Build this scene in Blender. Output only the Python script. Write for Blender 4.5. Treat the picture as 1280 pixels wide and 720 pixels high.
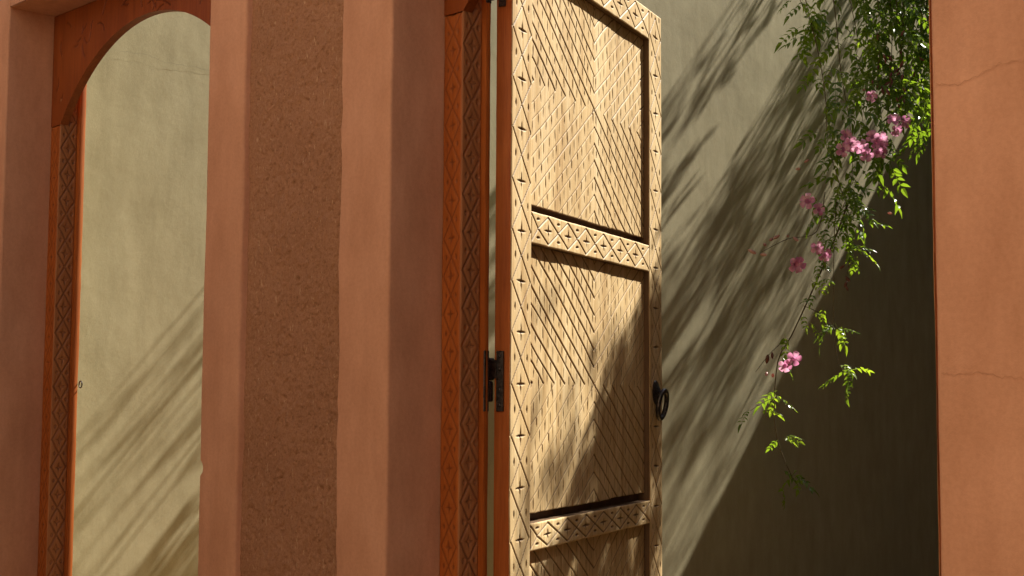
import bpy, bmesh, math, random
import numpy as np
from math import radians, sin, cos, pi, sqrt, atan
from mathutils import Matrix, Vector, Euler

random.seed(7)
rng = np.random.default_rng(11)
scene = bpy.context.scene
for o in list(bpy.data.objects):
    bpy.data.objects.remove(o)
C = scene.collection

# ------------------------------------------------------------------ camera
FPX = 1720.0
cam = bpy.data.cameras.new('camera')
cam.sensor_width = 36.0
cam.lens = 36.0 * FPX / 1280.0
cam.clip_start = 0.05
cam.clip_end = 500
cam_o = bpy.data.objects.new('camera', cam)
C.objects.link(cam_o)
cam_o.matrix_world = (Matrix.Translation((1.7894, -1.494, 1.4)) @ Matrix.Rotation(radians(45), 4, 'Z')
                      @ Matrix.Rotation(pi / 2 + atan(134 / FPX), 4, 'X') @ Matrix.Rotation(0.0055, 4, 'Z'))
scene.camera = cam_o

# ------------------------------------------------------------------ sky, sun, exposure
AZ = radians(11.5)                      # sun azimuth, from +Y towards +X
ELEV = math.atan(1.11 * cos(AZ))
SUN = Vector((sin(AZ) * cos(ELEV), cos(AZ) * cos(ELEV), sin(ELEV)))
world = bpy.data.worlds.new('World')
scene.world = world
world.use_nodes = True
wn = world.node_tree
wn.nodes.clear()
sky = wn.nodes.new('ShaderNodeTexSky')
sky.sky_type = 'NISHITA'
sky.sun_disc = False
sky.sun_elevation = ELEV
sky.sun_rotation = AZ
bg = wn.nodes.new('ShaderNodeBackground')
bg.inputs['Strength'].default_value = 0.05
wo = wn.nodes.new('ShaderNodeOutputWorld')
wn.links.new(sky.outputs[0], bg.inputs[0])
wn.links.new(bg.outputs[0], wo.inputs[0])
sl = bpy.data.lights.new('sun', 'SUN')
sl.energy = 5.0
sl.angle = radians(0.5)
sl.color = (1.0, 0.93, 0.82)
so = bpy.data.objects.new('sun', sl)
C.objects.link(so)
so.rotation_euler = SUN.to_track_quat('Z', 'Y').to_euler()
so.location = (3, 10, 12)
scene.view_settings.view_transform = 'Standard'
scene.view_settings.look = 'None'
scene.view_settings.gamma = 1
scene.view_settings.use_curve_mapping = False
scene.view_settings.exposure = 1.3

# ------------------------------------------------------------------ material helpers
class NT:
    def __init__(self, name):
        self.m = bpy.data.materials.new(name)
        self.m.use_nodes = True
        self.t = self.m.node_tree
        self.b = self.t.nodes['Principled BSDF']
        self.out = self.t.nodes['Material Output']
        self.co = self.t.nodes.new('ShaderNodeTexCoord')
    def n(self, kind, **kw):
        x = self.t.nodes.new('ShaderNode' + kind)
        for k, v in kw.items():
            if k in x.inputs:
                x.inputs[k].default_value = v
            else:
                setattr(x, k, v)
        return x
    def l(self, a, b):
        self.t.links.new(a, b)
    def mapped(self, scale=(1, 1, 1), which='Object'):
        mp = self.n('Mapping')
        mp.inputs['Scale'].default_value = scale
        self.l(self.co.outputs[which], mp.inputs[0])
        return mp.outputs[0]
    def noise(self, vec, scale, detail=6, rough=0.55):
        x = self.n('TexNoise')
        x.inputs['Scale'].default_value = scale
        x.inputs['Detail'].default_value = detail
        x.inputs['Roughness'].default_value = rough
        self.l(vec, x.inputs['Vector'])
        return x.outputs['Fac']
    def ramp(self, fac, stops):
        r = self.n('ValToRGB')
        e = r.color_ramp.elements
        while len(e) < len(stops):
            e.new(0.5)
        for el, (p, c) in zip(e, stops):
            el.position = p
            el.color = tuple(c) + (1,) if len(c) == 3 else c
        self.l(fac, r.inputs[0])
        return r.outputs[0]
    def mix(self, fac, a, b, blend='MIX'):
        x = self.n('Mix', data_type='RGBA', blend_type=blend)
        for s, v in ((x.inputs[0], fac), (x.inputs[6], a), (x.inputs[7], b)):
            if hasattr(v, 'links'):
                self.l(v, s)
            else:
                s.default_value = v if isinstance(v, (int, float)) else tuple(v) + (1,)
        return x.outputs[2]
    def math(self, op, a, b=0.0):
        x = self.n('Math', operation=op)
        for s, v in ((x.inputs[0], a), (x.inputs[1], b)):
            if hasattr(v, 'links'):
                self.l(v, s)
            else:
                s.default_value = v
        return x.outputs[0]
    def bump(self, h, strength, dist, prev=None):
        x = self.n('Bump')
        x.inputs['Strength'].default_value = strength
        x.inputs['Distance'].default_value = dist
        self.l(h, x.inputs['Height'])
        if prev is not None:
            self.l(prev, x.inputs['Normal'])
        return x.outputs[0]
    def finish(self, col=None, normal=None, rough=0.8, spec=0.3):
        if col is not None:
            if hasattr(col, 'links'):
                self.l(col, self.b.inputs['Base Color'])
            else:
                self.b.inputs['Base Color'].default_value = tuple(col) + (1,)
        if normal is not None:
            self.l(normal, self.b.inputs['Normal'])
        if hasattr(rough, 'links'):
            self.l(rough, self.b.inputs['Roughness'])
        else:
            self.b.inputs['Roughness'].default_value = rough
        self.b.inputs['Specular IOR Level'].default_value = spec
        return self.m

def plaster(name, a, b, c, blotch=3.0, grain=0.0016, wave=0.3):
    t = NT(name)
    v = t.mapped()
    vz = t.mapped((1, 1, 0.35))
    big = t.ramp(t.noise(v, blotch, 5, 0.6), [(0.3, a), (0.55, b), (0.75, c)])
    wipe = t.noise(vz, 14, 5, 0.65)
    col = t.mix(0.45, big, t.ramp(wipe, [(0.3, [x * 0.8 for x in a]), (0.7, [min(1, x * 1.14) for x in c])]))
    pat = t.noise(v, blotch * 0.45, 7, 0.7)
    col = t.mix(t.ramp(pat, [(0.52, (0, 0, 0)), (0.66, (0.5, 0.5, 0.5))]), col, [a[0] * 0.92, a[1] * 1.0, a[2] * 1.15])
    drip = t.noise(t.mapped((9, 9, 0.55)), 1.6, 5, 0.6)
    col = t.mix(t.ramp(drip, [(0.58, (0, 0, 0)), (0.75, (0.35, 0.35, 0.35))]), col, [x * 0.72 for x in a])
    sp = t.noise(v, 160, 3, 0.7)
    col = t.mix(0.15, col, t.ramp(sp, [(0.35, [x * 0.75 for x in a]), (0.6, c)]))
    n0 = t.bump(t.noise(t.mapped((1, 1, 0.5)), 7, 4, 0.6), wave, 0.012)
    n1 = t.bump(t.noise(v, 22, 5, 0.6), 0.25, 0.003, n0)
    n2 = t.bump(t.noise(v, 420, 3, 0.6), 0.2, grain, n1)
    return t.finish(col, n2, 0.82, 0.25)

M = {}
M['pink'] = plaster('pink_plaster', (0.50, 0.245, 0.132), (0.59, 0.305, 0.175), (0.65, 0.365, 0.232))
M['ochre'] = plaster('ochre_plaster', (0.66, 0.49, 0.32), (0.70, 0.53, 0.35), (0.74, 0.57, 0.38))
M['khaki'] = plaster('khaki_plaster', (0.355, 0.305, 0.175), (0.395, 0.348, 0.208), (0.43, 0.385, 0.245), 2.2, 0.0016, 0.07)
M['crack'] = NT('hairline_crack').finish((0.47, 0.245, 0.13), None, 0.95, 0.1)
M['crack_khaki'] = NT('hairline_crack_khaki').finish((0.29, 0.265, 0.175), None, 0.95, 0.1)

def earth():
    t = NT('rammed_earth')
    v = t.mapped()
    base = t.ramp(t.noise(v, 6, 6, 0.65), [(0.3, (0.29, 0.145, 0.075)), (0.5, (0.37, 0.19, 0.10)), (0.72, (0.44, 0.235, 0.13))])
    gr = t.ramp(t.noise(v, 210, 6, 0.8), [(0.34, (0.10, 0.042, 0.024)), (0.45, (0.35, 0.18, 0.10)), (0.66, (0.50, 0.285, 0.175))])
    col = t.mix(0.55, base, gr)
    st = t.noise(t.mapped((1.0, 1, 0.22)), 230, 2, 0.5)          # straw flecks
    col = t.mix(t.ramp(st, [(0.66, (0, 0, 0)), (0.72, (0.8, 0.8, 0.8))]), col, (0.55, 0.36, 0.22))
    n1 = t.bump(t.noise(v, 150, 6, 0.75), 0.5, 0.004)
    n2 = t.bump(t.noise(v, 420, 4, 0.7), 0.6, 0.003, n1)
    return t.finish(col, n2, 0.95, 0.1)
M['earth'] = earth()

def wood(name, dark, mid, light, rough=0.6, knots=0.4, spec=0.3, cut=None):
    t = NT(name)
    v = t.mapped((26, 26, 1.5), 'Generated' if False else 'Object')
    w = t.n('TexNoise')
    w.inputs['Scale'].default_value = 1.6
    w.inputs['Detail'].default_value = 7
    w.inputs['Roughness'].default_value = 0.62
    w.inputs['Distortion'].default_value = knots
    t.l(v, w.inputs['Vector'])
    col = t.ramp(w.outputs['Fac'], [(0.28, dark), (0.48, mid), (0.7, light)])
    fine = t.noise(t.mapped((160, 160, 5)), 2.5, 4, 0.6)
    col = t.mix(0.3, col, t.ramp(fine, [(0.35, [x * 0.7 for x in dark]), (0.6, light)]))
    blot = t.noise(t.mapped((3, 3, 1.6)), 2.0, 4, 0.6)
    col = t.mix(0.6, col, t.ramp(blot, [(0.3, (0.72, 0.66, 0.60)), (0.65, (1.05, 1.05, 1.05))]), 'MULTIPLY')
    if cut is not None:              # the carved cuts blend to a darker colour, by the cut attribute
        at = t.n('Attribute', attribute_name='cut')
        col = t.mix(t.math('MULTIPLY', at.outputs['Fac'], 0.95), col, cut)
    n1 = t.bump(fine, 0.25, 0.0008)
    n1 = t.bump(w.outputs['Fac'], 0.2, 0.0015, n1)
    return t.finish(col, n1, rough, spec)
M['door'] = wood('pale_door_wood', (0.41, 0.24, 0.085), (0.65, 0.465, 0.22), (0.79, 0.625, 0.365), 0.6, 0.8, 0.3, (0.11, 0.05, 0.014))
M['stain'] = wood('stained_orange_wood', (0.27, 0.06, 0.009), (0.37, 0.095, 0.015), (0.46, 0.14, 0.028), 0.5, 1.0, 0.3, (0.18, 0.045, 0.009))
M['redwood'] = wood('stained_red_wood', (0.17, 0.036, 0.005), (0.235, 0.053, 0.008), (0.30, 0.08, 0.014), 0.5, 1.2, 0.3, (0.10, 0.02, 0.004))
M['shadewood'] = wood('recess_shade_wood', (0.09, 0.05, 0.022), (0.13, 0.075, 0.035), (0.18, 0.105, 0.05), 0.65, 0.5)  # shade of the door's recess sides and backing, put into the wood colour
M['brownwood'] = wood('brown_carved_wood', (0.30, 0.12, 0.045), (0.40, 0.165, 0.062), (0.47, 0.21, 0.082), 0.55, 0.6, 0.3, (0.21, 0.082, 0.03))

def iron():
    t = NT('black_iron')
    v = t.mapped()
    n = t.noise(v, 180, 4, 0.6)
    col = t.ramp(n, [(0.35, (0.03, 0.028, 0.028)), (0.65, (0.10, 0.09, 0.085))])
    t.b.inputs['Metallic'].default_value = 0.75
    return t.finish(col, t.bump(n, 0.35, 0.0012), 0.33, 0.5)
M['iron'] = iron()

def leafmat(name, a, b, trans):
    t = NT(name)
    oi = t.n('ObjectInfo')
    n = t.noise(t.mapped((1, 1, 1)), 14, 2, 0.5)
    f = t.math('ADD', t.math('MULTIPLY', oi.outputs['Random'], 0.6), t.math('MULTIPLY', n, 0.45))
    col = t.ramp(f, [(0.15, a), (0.85, b)])
    t.finish(col, None, 0.26, 0.6)
    tr = t.n('BsdfTranslucent')
    tc = t.mix(1.0, col, trans, 'MULTIPLY')
    t.l(tc, tr.inputs['Color'])
    mx = t.n('MixShader')
    mx.inputs[0].default_value = 0.45
    t.l(t.b.outputs[0], mx.inputs[1])
    t.l(tr.outputs[0], mx.inputs[2])
    t.l(mx.outputs[0], t.out.inputs['Surface'])
    return t.m
M['leaf'] = leafmat('vine_leaf', (0.065, 0.12, 0.02), (0.18, 0.26, 0.04), (2.6, 2.5, 0.7))
M['petal'] = leafmat('pink_petal', (0.55, 0.17, 0.34), (0.76, 0.40, 0.54), (1.1, 1.05, 1.1))
M['bud'] = leafmat('flower_bud', (0.50, 0.26, 0.24), (0.60, 0.40, 0.33), (1.2, 1.0, 1.0))
M['pod'] = NT('dry_pod').finish((0.13, 0.045, 0.03), None, 0.6, 0.3)
def stemmat():
    t = NT('vine_stem')
    return t.finish(t.ramp(t.noise(t.mapped(), 30, 3), [(0.3, (0.07, 0.045, 0.02)), (0.7, (0.13, 0.10, 0.045))]), None, 0.8, 0.2)
M['stem'] = stemmat()
def groundmat():
    t = NT('packed_earth_ground')
    v = t.mapped()
    col = t.ramp(t.noise(v, 1.2, 8, 0.65), [(0.3, (0.13, 0.085, 0.055)), (0.6, (0.17, 0.115, 0.075)), (0.8, (0.21, 0.145, 0.10))])
    col = t.mix(0.4, col, t.ramp(t.noise(v, 60, 4), [(0.3, (0.10, 0.065, 0.04)), (0.7, (0.22, 0.15, 0.10))]))
    return t.finish(col, t.bump(t.noise(v, 45, 5), 0.5, 0.01), 0.95, 0.1)
M['ground'] = groundmat()
def tilemat():
    t = NT('courtyard_floor')
    v = t.mapped()
    col = t.ramp(t.noise(v, 3, 5), [(0.3, (0.20, 0.12, 0.04)), (0.7, (0.27, 0.165, 0.058))])
    return t.finish(col, t.bump(t.noise(v, 50, 4), 0.3, 0.004), 0.8, 0.2)
M['floor'] = tilemat()

# ------------------------------------------------------------------ mesh helpers
def link(name, me, mats, parent=None, loc=None):
    for m in (mats if isinstance(mats, (list, tuple)) else [mats]):
        me.materials.append(M[m])
    o = bpy.data.objects.new(name, me)
    C.objects.link(o)
    if parent is not None:
        o.parent = parent
    if loc is not None:
        o.location = loc
    return o
def empty(name, loc=(0, 0, 0), parent=None):
    o = bpy.data.objects.new(name, None)
    o.empty_display_size = 0.1
    o.location = loc
    C.objects.link(o)
    if parent is not None:
        o.parent = parent
    return o
def tag(o, label, cat, group=None):
    o['label'] = label
    o['category'] = cat
    if group:
        o['group'] = group
    return o
def np_mesh(name, verts, quads, smooth=True, mat_idx=None):
    me = bpy.data.meshes.new(name)
    verts = np.asarray(verts, dtype=np.float32)
    quads = np.asarray(quads, dtype=np.int32)
    me.vertices.add(len(verts))
    me.vertices.foreach_set('co', verts.ravel())
    k = quads.shape[1]
    me.loops.add(quads.size)
    me.loops.foreach_set('vertex_index', quads.ravel())
    me.polygons.add(len(quads))
    me.polygons.foreach_set('loop_start', np.arange(0, quads.size, k, dtype=np.int32))
    me.polygons.foreach_set('loop_total', np.full(len(quads), k, dtype=np.int32))
    if mat_idx is not None:
        me.polygons.foreach_set('material_index', np.asarray(mat_idx, dtype=np.int32))
    me.polygons.foreach_set('use_smooth', np.ones(len(quads), dtype=bool) if smooth is True else np.asarray(smooth, dtype=bool))
    me.update(calc_edges=True)
    me.validate()
    return me
def py_mesh(name, v, f, smooth=False):
    me = bpy.data.meshes.new(name)
    me.from_pydata([tuple(p) for p in v], [], f)
    if smooth:
        me.polygons.foreach_set('use_smooth', [True] * len(me.polygons))
    me.update()
    return me
def bm_box(bm, x0, x1, y0, y1, z0, z1):
    vs = [bm.verts.new(p) for p in ((x0, y0, z0), (x1, y0, z0), (x1, y1, z0), (x0, y1, z0), (x0, y0, z1), (x1, y0, z1), (x1, y1, z1), (x0, y1, z1))]
    for f in ((0, 3, 2, 1), (4, 5, 6, 7), (0, 1, 5, 4), (1, 2, 6, 5), (2, 3, 7, 6), (3, 0, 4, 7)):
        bm.faces.new([vs[i] for i in f])
def box(name, b, mat, parent=None, bevel=0.004):
    bm = bmesh.new()
    bm_box(bm, *b)
    if bevel:
        bmesh.ops.bevel(bm, geom=bm.edges[:], offset=bevel, segments=2, affect='EDGES', profile=0.6)
    me = bpy.data.meshes.new(name)
    bm.to_mesh(me)
    bm.free()
    return link(name, me, mat, parent)
def tube(path, radii, seg=8, closed=False, caps=True):
    """vertices and faces of a tube along a path"""
    P = [Vector(p) for p in path]
    n = len(P)
    if not hasattr(radii, '__len__'):
        radii = [radii] * n
    v, f = [], []
    up = Vector((0.31, 0.17, 0.93)).normalized()
    for i in range(n):
        if closed:
            t = P[(i + 1) % n] - P[i - 1]
        else:
            t = P[min(i + 1, n - 1)] - P[max(i - 1, 0)]
        t.normalize()
        a = t.cross(up)
        if a.length < 1e-3:
            a = t.cross(Vector((1, 0, 0)))
        a.normalize()
        b = t.cross(a)
        up = a.cross(t) * 1.0
        for k in range(seg):
            q = 2 * pi * k / seg
            v.append(P[i] + (a * cos(q) + b * sin(q)) * radii[i])
    m = n if closed else n - 1
    for i in range(m):
        j = (i + 1) % n
        for k in range(seg):
            k2 = (k + 1) % seg
            f.append((i * seg + k, i * seg + k2, j * seg + k2, j * seg + k))
    if not closed and caps:
        f.append(tuple(range(seg))[::-1])
        f.append(tuple((n - 1) * seg + k for k in range(seg)))
    return v, f

# ---- smooth value noise
def vnoise(x, y, seed=0):
    xi, yi = np.floor(x).astype(np.int64), np.floor(y).astype(np.int64)
    fx, fy = x - xi, y - yi
    fx, fy = fx * fx * (3 - 2 * fx), fy * fy * (3 - 2 * fy)
    def h(a, b):
        n = (a * 374761393 + b * 668265263 + seed * 974634541) & 0x7fffffff
        n = ((n ^ (n >> 13)) * 1274126177) & 0x7fffffff
        return ((n ^ (n >> 16)) & 0xffff) / 65535.0 * 2 - 1
    return (h(xi, yi) * (1 - fx) + h(xi + 1, yi) * fx) * (1 - fy) + (h(xi, yi + 1) * (1 - fx) + h(xi + 1, yi + 1) * fx) * fy
def fbm(x, y, octv=4, seed=0, gain=0.5):
    x, y = np.asarray(x, float), np.asarray(y, float)
    r, a, s = 0, 1.0, 0
    for k in range(octv):
        r = r + a * vnoise(x * 2 ** k, y * 2 ** k, seed + k * 17)
        s += a
        a *= gain
    return r / s

# ---- carving: height of a chip-carved surface at 2D points
def carve(px, py, segs):
    """segs: (x0,y0,x1,y1,width,depth,taper). V-groove along each segment; taper=1 gives a lens-shaped chip"""
    h = np.zeros(px.shape)
    xs, ys = px[0, :], py[:, 0]
    for (x0, y0, x1, y1, w, d, tp) in segs:
        i0, i1 = np.searchsorted(xs, [min(x0, x1) - w, max(x0, x1) + w])
        j0, j1 = np.searchsorted(ys, [min(y0, y1) - w, max(y0, y1) + w])
        if i1 <= i0 or j1 <= j0:
            continue
        X, Y = px[j0:j1, i0:i1], py[j0:j1, i0:i1]
        dx, dy = x1 - x0, y1 - y0
        L2 = dx * dx + dy * dy + 1e-12
        t = np.clip(((X - x0) * dx + (Y - y0) * dy) / L2, 0, 1)
        dist = np.hypot(X - x0 - t * dx, Y - y0 - t * dy)
        ww = np.full(t.shape, w)
        if tp:
            ww = w * np.clip(np.sin(pi * np.clip(t, 0.02, 0.98)), 0.15, 1) ** 0.7
        g = -d * (ww / w) * np.clip(1 - dist / ww, 0, 1)
        h[j0:j1, i0:i1] = np.minimum(h[j0:j1, i0:i1], g)
    return h

def plate(name, x0, x1, y0, y1, segs, thick, rx, ry, mats, parent, mtx, rough=0.0004, edge=0.0025, shape=None, seed=0):
    """board whose face is a carved grid. local: x across, y up, z out; mtx maps it to the parent's space"""
    nx, ny = max(3, int((x1 - x0) / rx) + 1), max(3, int((y1 - y0) / ry) + 1)
    xs, ys = np.linspace(x0, x1, nx), np.linspace(y0, y1, ny)
    px, py = np.meshgrid(xs, ys)
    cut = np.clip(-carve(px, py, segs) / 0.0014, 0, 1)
    h = carve(px, py, segs)
    h = h + rough * fbm(px * 60, py * 9, 3, seed) + 2 * rough * fbm(px * 6, py * 5, 2, seed + 5)
    de = np.minimum(np.minimum(px - x0, x1 - px), np.minimum(py - y0, y1 - py))
    h = h - 0.6 * edge * np.clip(1 - de / edge, 0, 1) ** 2
    PX, PY = px.copy(), py.copy()
    # slightly worn, uneven edges
    ex = np.clip(1 - (px - x0) / 0.012, 0, 1) - np.clip(1 - (x1 - px) / 0.012, 0, 1)
    PX = PX + ex * 0.0008 * fbm(py * 30, px * 0 + seed, 3, seed + 3)
    ey = np.clip(1 - (py - y0) / 0.012, 0, 1) - np.clip(1 - (y1 - py) / 0.012, 0, 1)
    PY = PY + ey * 0.0008 * fbm(px * 30, py * 0 + seed, 3, seed + 4)
    top = np.stack([PX, PY, h], -1).reshape(-1, 3)
    idx = np.arange(nx * ny).reshape(ny, nx)
    q = np.stack([idx[:-1, :-1], idx[:-1, 1:], idx[1:, 1:], idx[1:, :-1]], -1).reshape(-1, 4)
    loop = np.concatenate([idx[0, :-1], idx[:-1, -1], idx[-1, :0:-1], idx[:0:-1, 0]])
    rim = top[loop].copy()
    bot = rim.copy()
    bot[:, 2] = -thick
    n0 = len(top)
    n1 = n0 + len(rim)
    verts = np.concatenate([top, rim, bot])
    k = np.arange(len(loop))
    k2 = np.roll(k, -1)
    sk = np.stack([n0 + k, n1 + k, n1 + k2, n0 + k2], -1)
    cv = np.array([n1 + 0, n1 + (nx - 1) + (ny - 1) + (nx - 1), n1 + (nx - 1) + (ny - 1), n1 + (nx - 1)])[None]
    quads = np.concatenate([q, sk, cv])
    mi = np.concatenate([np.zeros(len(q), int), np.full(len(sk) + 1, 1 if len(mats) > 1 else 0)])
    sm = np.concatenate([np.ones(len(q), bool), np.zeros(len(sk) + 1, bool)])
    R = np.array(mtx.to_3x3())
    T = np.array(mtx.translation)
    verts = verts @ R.T + T
    me = np_mesh(name, verts, quads, sm, mi)
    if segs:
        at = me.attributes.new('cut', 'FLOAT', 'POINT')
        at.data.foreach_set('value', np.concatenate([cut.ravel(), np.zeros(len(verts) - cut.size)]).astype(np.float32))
    return link(name, me, mats, parent)

def jit(a=0.0008):
    return random.uniform(-a, a)

def diamond_band(u0, u1, v0, v1, pitch, phase=0.0, vertical=True, w=0.0018, d=0.0034, dots=True, cross=True):
    """chain of carved diamonds with a cross in each: u across the band, v along it"""
    S = []
    W = u1 - u0
    c = 0.5 * (u0 + u1)
    m0, m1 = u0 + 0.02 * W, u1 - 0.02 * W
    k = math.floor((v0 - phase) / pitch) - 1
    v = phase + k * pitch
    def add(a, b, e, f, ww, dd, tp):
        # clip along v
        if (b + f) / 2 < v0 - 0.001 or (b + f) / 2 > v1 + 0.001:
            return
        b, f = min(max(b, v0), v1), min(max(f, v0), v1)
        S.append((a, b, e, f, ww, dd, tp) if vertical else (b, a, f, e, ww, dd, tp))
    while v < v1 + pitch:
        # v = centre of a diamond (full width here); crossings at v +- pitch/2
        top, bot = v + pitch / 2, v - pitch / 2
        for (sx, ex) in ((m0, c), (m1, c)):
            add(sx + jit(), v + jit(), ex, top + jit(), w, d, 0)
            add(sx + jit(), v + jit(), ex, bot + jit(), w, d, 0)
        if cross:
            add(c - 0.24 * W, v + jit(0.002), c + 0.25 * W, v + jit(0.002), w * 1.5, d * 1.2, 1)
            add(c + jit(), v - 0.21 * pitch, c + jit(), v + 0.2 * pitch, w * 1.4, d * 1.2, 1)
        if dots:
            for uu in (u0 + 0.19 * W, u1 - 0.17 * W):
                add(uu, top - 0.09 * pitch, uu + jit(), top + 0.09 * pitch, w * 1.6, d * 1.2, 1)
        v += pitch
    return S

# ------------------------------------------------------------------ setting
G = 60
me = py_mesh('ground', [(-G, -G, 0), (G, -G, 0), (G, G, 0), (-G, G, 0)], [(0, 1, 2, 3)])
o = link('ground', me, 'ground')
o['kind'] = 'structure'
me = py_mesh('courtyard_paving', [(-1.9, 0.186, 0.004), (1.6, 0.186, 0.004), (1.6, 9, 0.004), (-1.9, 9, 0.004)], [(0, 1, 2, 3)])
o = link('courtyard_paving', me, 'floor')
o['kind'] = 'structure'

XS = -1.90           # face of the khaki side wall
YB = 0.1185          # depth of the plaster reveals = front of the wooden frames
TH = 0.186           # wall thickness
HT = 2.75            # wall top
ZL = 2.36            # lintel
OPEN = [(-1.485, -0.572), (0.0, 1.0)]

# ---- pink wall with two openings
wall = empty('pink_plaster_wall')
tag(wall, 'thick pink terracotta plaster wall with two tall door openings and a rough earth strip', 'wall')

def rounded(pts, r=0.006, n=3):
    out = []
    m = len(pts)
    for i in range(m):
        a, b, c = Vector(pts[i - 1]), Vector(pts[i]), Vector(pts[(i + 1) % m])
        u, w = (a - b), (c - b)
        rr = min(r, 0.35 * u.length, 0.35 * w.length)
        p, q = b + u.normalized() * rr, b + w.normalized() * rr
        for k in range(n + 1):
            t = k / n
            out.append(((1 - t) ** 2 * p + 2 * t * (1 - t) * b + t * t * q))
    return out
def dense(pts, step=0.03):
    out = []
    m = len(pts)
    for i in range(m):
        a, b = pts[i], pts[(i + 1) % m]
        n = max(1, int((b - a).length / step))
        for k in range(n):
            out.append(a + (b - a) * (k / n))
    return out
def extruded(name, pts, z0, z1, mat, parent, zs=0.012, amp=0.0016, special=None, seed=0):
    prof = np.array([tuple(p) for p in dense(rounded(pts))])
    n = len(prof)
    zz = np.linspace(z0, z1, max(2, int((z1 - z0) / zs)))
    per = np.concatenate([[0], np.cumsum(np.hypot(*np.diff(prof, axis=0).T))])
    P, Z = np.meshgrid(per, zz)
    X = np.tile(prof[:, 0], (len(zz), 1)).copy()
    Y = np.tile(prof[:, 1], (len(zz), 1)).copy()
    fade = np.clip((2.34 - Z) / 0.05, 0, 1) if z1 > 2.4 else 1.0
    X += amp * fbm(P * 4, Z * 5, 4, seed) * fade
    Y += amp * fbm(P * 4 + 9, Z * 5, 4, seed + 50) * fade
    if special:
        special(X, Y, Z)
    V = np.stack([X, Y, Z], -1).reshape(-1, 3)
    idx = np.arange(V.shape[0]).reshape(len(zz), n)
    j = np.roll(idx, -1, axis=1)
    q = np.stack([idx[:-1], j[:-1], j[1:], idx[1:]], -1).reshape(-1, 4)
    o = link(name, np_mesh(name, V, q), mat, parent)
    return o

# counter-clockwise seen from above
extruded('pier', [(XS - 0.3, 0), (OPEN[0][0], 0), (OPEN[0][0], TH), (XS - 0.3, TH)], 0, HT, 'pink', wall, 0.02, seed=3)
def pillar_special(X, Y, Z):
    # ragged plaster edges along the earth strip, and a chip in the corner
    lip = (X > -0.4475) & (X < -0.430)
    X[lip] += (0.003 * fbm(Z * 9, Z * 0 + 2, 5, 9, 0.65))[lip]
    lip = (X > -0.155) & (X < -0.115)
    X[lip] += (0.006 * fbm(Z * 11, Z * 0 + 5, 5, 23, 0.7))[lip]
    ch = (X < -0.562) & (Y < 0.03)
    X[ch] += (0.010 * np.exp(-((Z - 1.254) / 0.012) ** 4))[ch]
extruded('pillar', [(-0.572, 0), (-0.4435, 0), (-0.4415, 0.0165), (-0.4415, 0.03), (-0.142, 0.03), (-0.138, 0.0), (0, 0), (0, TH), (-0.572, TH)],
         0, HT, 'pink', wall, 0.008, special=pillar_special, seed=5)
extruded('pier', [(1.0, 0), (3.3, 0), (3.3, TH), (1.0, TH)], 0, HT, 'pink', wall, 0.012, seed=8)
for a, b in OPEN:
    extruded('lintel', [(a, 0.0), (b, 0.0), (b, TH), (a, TH)], ZL, HT, 'pink', wall, 0.03, amp=0)
    # soffit
    box('lintel', (a - 0.0, b + 0.0, 0.004, TH - 0.004, ZL - 0.001, ZL + 0.05), 'pink', wall, 0)

for (a, b, z0, z1) in ((XS, OPEN[0][0], 0, HT), (OPEN[0][1], 0.0, 0, HT), (1.0, 1.6, 0, HT), (OPEN[0][0], OPEN[0][1], ZL, HT), (0.0, 1.0, ZL, HT)):
    box('bounce_skin', (a + 0.002, b - 0.002, TH + 0.002, TH + 0.012, z0 + 0.006, z1), 'khaki', wall, 0.003)  # unseen skin added to weaken light bounced off the wall's back
# rough rammed-earth strip, real relief
def earth_strip():
    xs = np.arange(-0.444, -0.128, 0.0026)
    zs = np.concatenate([np.arange(0, 0.75, 0.02), np.arange(0.75, 2.5, 0.0026), np.arange(2.5, HT, 0.02)])
    px, pz = np.meshgrid(xs, zs)
    h = 0.0026 * fbm(px * 12, pz * 10, 3, 30) + 0.0016 * np.maximum(fbm(px * 55, pz * 48, 3, 31), -0.15) + 0.0018 * fbm(px * 120, pz * 100, 3, 32)
    segs = []
    for _ in range(2600):
        x, z = random.uniform(-0.425, -0.14), random.uniform(0.8, 2.48)
        a = random.gauss(pi / 2, 0.6)
        L = random.uniform(0.004, 0.02)
        segs.append((x, z, x + L * cos(a), z + L * sin(a), random.uniform(0.0014, 0.0034) * (2.2 if random.random() < 0.04 else 1), random.uniform(0.002, 0.006), 1))
    h = h + carve(px, pz, segs)
    straws = []
    for _ in range(600):
        x, z = random.uniform(-0.425, -0.14), random.uniform(0.8, 2.48)
        a = random.gauss(pi / 2, 0.6)
        L = random.uniform(0.01, 0.03)
        straws.append((x, z, x + L * cos(a), z + L * sin(a), 0.0028, 0.0022, 0))
    h = h - carve(px, pz, straws)
    V = np.stack([px, 0.0145 - h, pz], -1).reshape(-1, 3)
    idx = np.arange(V.shape[0]).reshape(px.shape)
    q = np.stack([idx[:-1, :-1], idx[:-1, 1:], idx[1:, 1:], idx[1:, :-1]], -1).reshape(-1, 4)
    return link('earth_strip', np_mesh('earth_strip', V, q), 'earth', wall)
earth_strip()

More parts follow.
